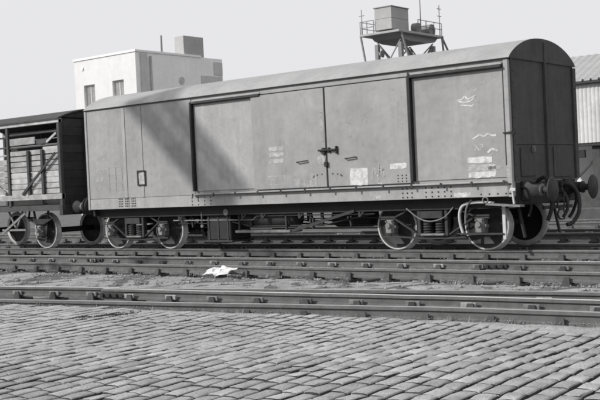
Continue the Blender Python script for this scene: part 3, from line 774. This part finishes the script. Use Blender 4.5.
pbox('headstock', X0-.14, X0-.002, Y0-.002, Y0+WW+.002, .86, 1.115, IRONM)
for y in (.475, 2.195): buffer(wag, X0, y, 1.05, 1, IRONL, .50)
def wiron(x):
    wheelset(wag, x)
    for s in (-1, 1):
        y = 1.335+s*.93
        m = MB()
        m.beam((x-.30,y,.98),(x-.13,y,.30),.02,.07).beam((x+.30,y,.98),(x+.13,y,.30),.02,.07).beam((x-.2,y,.29),(x+.2,y,.29),.02,.04)
        build('axle_guard', m, IRONM, wag); axlebox(wag, x, y+s*.12, -s)
        sp = MB()
        for k in range(5): sp.cbox(x-.48+.07*k, x+.48-.07*k, y+s*.03-.035, y+s*.03+.035, .74-.028*k, .765-.028*k, .003)
        build('leaf_spring', sp, IRONM, wag)
wiron(-13.55); wiron(-16.85)
m = MB(); m.beam((-14.75,.28,.98),(-14.45,.28,.52),.03,.05).beam((-14.15,.28,.98),(-14.45,.28,.52),.03,.05)
build('brake_hanger', m, IRONL, wag)
build('brake_lever', MB().beam((-14.95,.18,.40),(-13.85,.16,.95),.02,.06).beam((-14.95,.2,.50),(-13.95,.2,.50),.02,.05), IRONL, wag)
build('coupling_chain', MB().tube([(X0,1.33,.98),(-11.9,1.33,.85),(-11.6,1.33,.84),(-11.2,1.33,.98)], .03, 6), IRON, wag)
hose(wag, [(X0,1.75,1.0),(-11.98,1.7,.9),(-11.75,1.6,.5),(-11.5,1.55,.55),(-11.3,1.6,.95)], .035, IRON)

# ------------------------------------------------------------------ white building behind
bd = thing('white_building', (-39, 28.3, 0), 'flat roofed white rendered building rising behind the left end of the van', 'building')
BX0, BX1, BY0, BY1, BH = -41.75, -36.23, 24.62, 30.0, 9.5
m = MB()
m.m = 0; ws = [(-40.95,-39.93,6.55,7.97),(-38.33,-37.32,6.9,8.0)]
xsx = sorted({BX0, BX1, *[a for w in ws for a in w[:2]]}); zsz = sorted({0, BH, *[a for w in ws for a in w[2:]]})
for a, b in zip(xsx, xsx[1:]):
    for c, d in zip(zsz, zsz[1:]):
        if any(w[0] <= a and b <= w[1] and w[2] <= c and d <= w[3] for w in ws): continue
        m.add([(a,BY0,c),(b,BY0,c),(b,BY0,d),(a,BY0,d)], [(0,1,2,3)])
build('front_wall', m, RENDER, bd, normals=False)
m = MB(); m.add([(BX1,BY0,0),(BX1,BY1,0),(BX1,BY1,BH),(BX1,BY0,BH),(BX0,BY0,0),(BX0,BY1,0),(BX0,BY1,BH),(BX0,BY0,BH)], [(0,1,2,3),(5,4,7,6),(1,5,6,2),(3,2,6,7)])
build('side_wall', m, RENDG, bd, normals=False)
build('parapet', MB().cbox(BX0-.06, BX1+.06, BY0-.06, BY0+.20, BH, BH+.13, .01).cbox(BX1-.20, BX1+.06, BY0+.201, BY1+.05, BH, BH+.13, .01), RENDG, bd)
build('corner_pier', MB().cbox(BX1+.003, BX1+.12, BY0+.35, BY0+.85, 0, BH-.05, .01), PIER, bd)
build('downpipe', MB().tube([(BX1+.12,BY0+1.1,0),(BX1+.12,BY0+1.1,BH-.2)], .07, 8), TANK, bd)
for w in ws:
    f = MB()
    f.box(w[0],w[1],BY0+.14,BY0+.20,w[2],w[2]+.08).box(w[0],w[1],BY0+.14,BY0+.20,w[3]-.08,w[3]).box(w[0],w[0]+.08,BY0+.141,BY0+.199,w[2]+.08,w[3]-.08).box(w[1]-.08,w[1],BY0+.141,BY0+.199,w[2]+.08,w[3]-.08)
    xm = (w[0]+w[1])/2; f.box(xm-.04,xm+.04,BY0+.139,BY0+.201,w[2]+.08,w[3]-.08)
    wf = build('window', f, FRAME, bd)
    build('pane', MB().box(w[0]+.08,xm-.04,BY0+.16,BY0+.18,w[2]+.08,w[3]-.08), GLASS, wf); build('pane', MB().box(xm+.04,w[1]-.08,BY0+.16,BY0+.18,w[2]+.08,w[3]-.08), GLASS, wf)
    r_ = MB(); y0, y1 = BY0, BY0+.6
    r_.add([(w[0],y0,w[2]),(w[1],y0,w[2]),(w[1],y0,w[3]),(w[0],y0,w[3]),(w[0],y1,w[2]),(w[1],y1,w[2]),(w[1],y1,w[3]),(w[0],y1,w[3])], [(0,1,5,4),(1,2,6,5),(2,3,7,6),(3,0,4,7),(4,5,6,7)])
    build('window_reveal', r_, RENDG, wf)
    build('sill', MB().cbox(w[0]-.08,w[1]+.08,BY0-.08,BY0+.13,w[2]-.09,w[2]-.004,.01), RENDG, wf)
build('wall_disc', MB().cyl((BX1,28.3,8.0), .22, .0, .06, 'X', 14), PIER, bd); build('wall_disc', MB().cyl((-41.0,BY0,9.0), .12, -.05, .0, 'Y', 12), RENDG, bd)
build('rear_annexe', MB().box(BX1-4, BX1-.01, BY1+.002, 32.0, 0, BH+.02), RENDG, bd)
build('annexe_panel', MB().box(BX1-.008, BX1+.03, BY1+.02, 31.9, 7.1, 8.4), PIER, bd)
build('stair_recess', MB().box(BX1-.008, BX1+.05, 31.2, 31.95, 8.5, 9.3), PIER, bd)
build('tank_room', MB().cbox(-37.15, BX1-.12, 28.75, 30.5, BH+.02, BH+1.30, .02), TANK, bd)
build('flue', MB().tube([(BX1-.2,26.95,BH),(BX1-.2,26.95,BH+1.15)], .06, 8), STEEL, bd)
# the tall mast standing on the roof stays part of the building

# ------------------------------------------------------------------ steel tower with a tank
tw = thing('tank_tower', (-35.5, 54, 0), 'tall steel tower carrying a square water tank, far behind the middle of the van', 'tower')
TX0, TX1, TY0, TY1 = -37.35, -35.76, 51.08, 53.55
for nm, a in (('tank_panel', 13.15), ('tank_panel', 14.02)): build(nm, MB().cbox(TX0, TX1, TY0, TY1, a, a+.86, .02), TANK, tw)
build('tank_lid', MB().cbox(TX0-.06, TX1+.06, TY0-.06, TY1+.06, 14.884, 14.96, .01), STEEL, tw)
build('platform', MB().cbox(-38.75, -35.0, 50.9, 57.6, 12.82, 13.0, .02), TANK, tw)
m = MB(); m.prismx([(51.3,12.815),(57.3,12.815),(56.8,12.45),(55.5,12.30),(53.0,12.30),(51.9,12.45)], -38.0, -35.4); build('platform_hull', m, STEEL, tw)
for x, y in ((-37.55,51.6),(-35.35,51.6),(-35.35,56.4),(-37.55,56.4)): build('leg', MB().cbox(x-.16, x+.16, y-.16, y+.16, 0, 12.1, .01), STEEL, tw)
m = MB()
for z in (2,5,8,9.3):
    for (a, b) in (((-37.55,51.6),(-35.35,51.6)),((-35.35,51.6),(-35.35,56.4)),((-37.55,51.6),(-37.55,56.4)),((-37.55,56.4),(-35.35,56.4))):
        m.beam((a[0],a[1],z),(b[0],b[1],z+3),.08).beam((b[0],b[1],z),(a[0],a[1],z+3),.08)
m.beam((-35.35,51.6,12.0),(-35.35,54,10.2),.08).beam((-35.35,56.4,12.0),(-35.35,54,10.2),.08)
build('bracing', m, STEEL, tw)
m = MB()
for a, b in (((-35.0,57.3,12.9),(-35.0,59.6,10.2)), ((-35.0,57.3,12.9),(-35.0,57.9,9)), ((-38.7,51.0,12.85),(-38.3,51.4,9)), ((-35.0,51.2,12.85),(-34.6,52.4,9))): build('stay', MB().beam(a, b, .12), STEEL, tw)
for pth in (((-38.7,50.98),(-37.4,50.98)), ((-35.05,53.8),(-35.05,57.4)), ((-38.7,51.2),(-38.7,57.4))):
    (xa, ya), (xb, yb2) = pth; m = MB(); kk = 2 if xa != xb else 3
    for q in range(kk+1): m.tube([(xa+(xb-xa)*q/kk, ya+(yb2-ya)*q/kk, 12.9), (xa+(xb-xa)*q/kk, ya+(yb2-ya)*q/kk, 14.0)], .035, 6)
    for z in (13.5, 14.0): m.tube([(xa, ya, z), (xb, yb2, z)], .03, 6)
    build('railing', m, STEEL, tw)
build('pole', MB().tube([(-35.3,54.6,12.9),(-35.3,54.6,15.9)], .045, 6), STEEL, tw)
build('pole', MB().tube([(-35.1,57.2,12.9),(-35.1,57.2,15.5)], .04, 6).beam((-35.1,56.9,14.6),(-35.1,57.5,14.6),.05).beam((-35.1,56.9,15.2),(-35.1,57.5,15.2),.05), STEEL, tw)
build('pole', MB().tube([(-38.6,51.1,12.9),(-38.6,51.1,15.0)], .035, 6).beam((-38.85,51.1,14.5),(-38.35,51.1,14.5),.05), STEEL, tw)
build('winch_drum', MB().cyl((-35.5,54.2,13.40), .42, -.25, .25, 'X', 16), STEEL, tw)
build('winch_drum', MB().cyl((-35.5,56.0,13.35), .50, -.4, .4, 'X', 16), STEEL, tw)
for x, y, z in ((-37.2,51.3,11.3),(-35.0,59.0,11.3)):
    m = MB(); m.lathe([(.03,-.2),(.12,-.1),(.30,.15),(.27,.16),(.001,.10)], (x+.15, y, z), 'X', 14); m.beam((x-.2,y,z+.35),(x+.1,y,z),.05)
    build('floodlight', m, STEEL, tw)

# ------------------------------------------------------------------ corrugated shed at the right
sh = thing('corrugated_shed', (-2, 22, 0), 'open fronted goods shed with whitewashed corrugated iron behind the right end of the van', 'shed')
SY = 19.0
def corr(x0, x1, z0, z1, pitch=.152, y=SY, dep=.024):
    m = MB(); n = int(round((x1-x0)/pitch*4)); xs_ = [x0+(x1-x0)*i/n for i in range(n+1)]
    prof = [0, .75, 1, .75]
    ys = [y-dep*prof[i%4] for i in range(n+1)]
    V = [(a, b, z0) for a, b in zip(xs_, ys)]+[(a, b, z1) for a, b in zip(xs_, ys)]
    m.add(V, [(i, i+1, i+n+2, i+n+1) for i in range(n)]); m.add([(a, b+.012, c) for a, b, c in V], [(i+1, i, i+n+1, i+n+2) for i in range(n)])
    return m
x = -13.0
while x < 4:
    build('corrugated_sheet', corr(x, x+.608, 2.34, 4.42, y=SY-random.choice((0,.004))), CORR, sh); x += .608
build('fascia', MB().cbox(-13, 4, SY+.02, SY+.16, 2.22, 2.36, .01), IRONM, sh)
build('gutter', MB().cbox(-13.1, 4.1, SY-.22, SY-.06, 4.43, 4.54, .02), IRONM, sh)
m = MB()
xx = -13.0
while xx < 4: m.cbox(xx, xx+.05, SY-.24, SY-.17, 4.52, 4.60, .005); xx += .30
tag(build('gutter_bracket', m, IRON, sh), kind='stuff')
m = MB(); nn = 112; zz = lambda y: 4.56+(y-SY)*.42
V = [(-13.1+17.2*i/nn, SY-.20, zz(SY-.2)+(.03 if i%2 else 0)) for i in range(nn+1)]+[(-13.1+17.2*i/nn, SY+2.9, zz(SY+2.9)+(.03 if i%2 else 0)) for i in range(nn+1)]
m.add(V, [(i, i+1, i+nn+2, i+nn+1) for i in range(nn)])
V2 = V[nn+1:]; m.add(V2+[(a, b+2.9, c-1.2) for a, b, c in V2], [(i, i+1, i+nn+2, i+nn+1) for i in range(nn)])
build('roof', m, SHROOF, sh, normals=False)
for x in (-11.5,-6.45,-1.3,3.6):
    build('post', MB().cbox(x-.15, x+.15, SY+.18, SY+.48, 0, 4.4, .015), TIMB, sh)
    build('brace', MB().beam((x-.85,SY+.33,1.05),(x-.15,SY+.33,1.70),.07).beam((x+.15,SY+.33,1.70),(x+.85,SY+.33,2.2),.07), TIMB, sh)
build('rear_wall', MB().box(-13, 4, SY+5.6, SY+5.75, -.2, 3.4), RENDG, sh)
build('platform', MB().cbox(-13, 4, SY+1.0, SY+5.5, -.2, .75, .02), TIMB, sh)
build('notice_box', MB().cbox(-7.12,-6.82,SY+.05,SY+.17,1.82,2.10,.01), IRON, sh)
sk = MB(); sk.cbox(-9.5, 2, 8.6, 8.8, -.2, .12, .01)
tag(build('low_wall', MB().cbox(-12, 3, 14.0, 14.4, -.25, .20, .03), TIMB, loc=(-4,14.2,-.2)), 'low pale concrete wall between the far tracks and the shed', 'wall')
# stacked sleepers by the shed posts
# ------------------------------------------------------------------ unseen crane, guessed from the van-side shadow and added to cast it
cr = thing('shadow_crane', (-15.9, -20, 0), 'unseen lattice crane added behind the camera to cast the shadow on the van side', 'crane')
def onplane(x, z, yy=-20.0): k = -yy/-SUN.y; return Vector((x+SUN.x*k, yy, z+SUN.z*k))
a = onplane(-9.3, 3.85); b = onplane(-6.45, .95)
m = MB(); d = (b-a); u = Vector((d.z, 0, -d.x)).normalized()
if u.z < 0: u = -u
w0, w1 = .56, .36
ta, tb_, ba, bb_ = a+u*w0, b+u*w1*1.5, a-u*w0, b-u*w1
m.beam(ta, tb_, .14); m.beam(ba, bb_, .30, .2)
for f in (.62, .8): m.beam(ba.lerp(ta, f), bb_.lerp(tb_, f), .07)
N = 9
for i in range(N):
    f0, f1 = i/N, (i+1)/N
    p, q = ba.lerp(bb_, f0), ta.lerp(tb_, f0); r1, r2 = ba.lerp(bb_, f1), ta.lerp(tb_, f1)
    m.beam(p, r2, .12); m.beam(r1, q, .08)
    if i not in (3,): m.add([p, p.lerp(q,.45), r1.lerp(r2,.45), r1], [(0,1,2,3)])
build('jib', m, STEEL, cr)
m = MB(); bx, bz = b.x, b.z
for sx in (-.25,.25):
    for sy in (-.25,.25): m.beam((bx+sx,-20+sy,0),(bx+sx,-20+sy,bz),.07)
for i in range(18):
    z0 = i*bz/18; m.beam((bx-.25,-20.25,z0),(bx+.25,-20.25,z0+bz/18),.04); m.beam((bx-.25,-19.75,z0),(bx+.25,-19.75,z0+bz/18),.04)
build('mast', m, STEEL, cr)
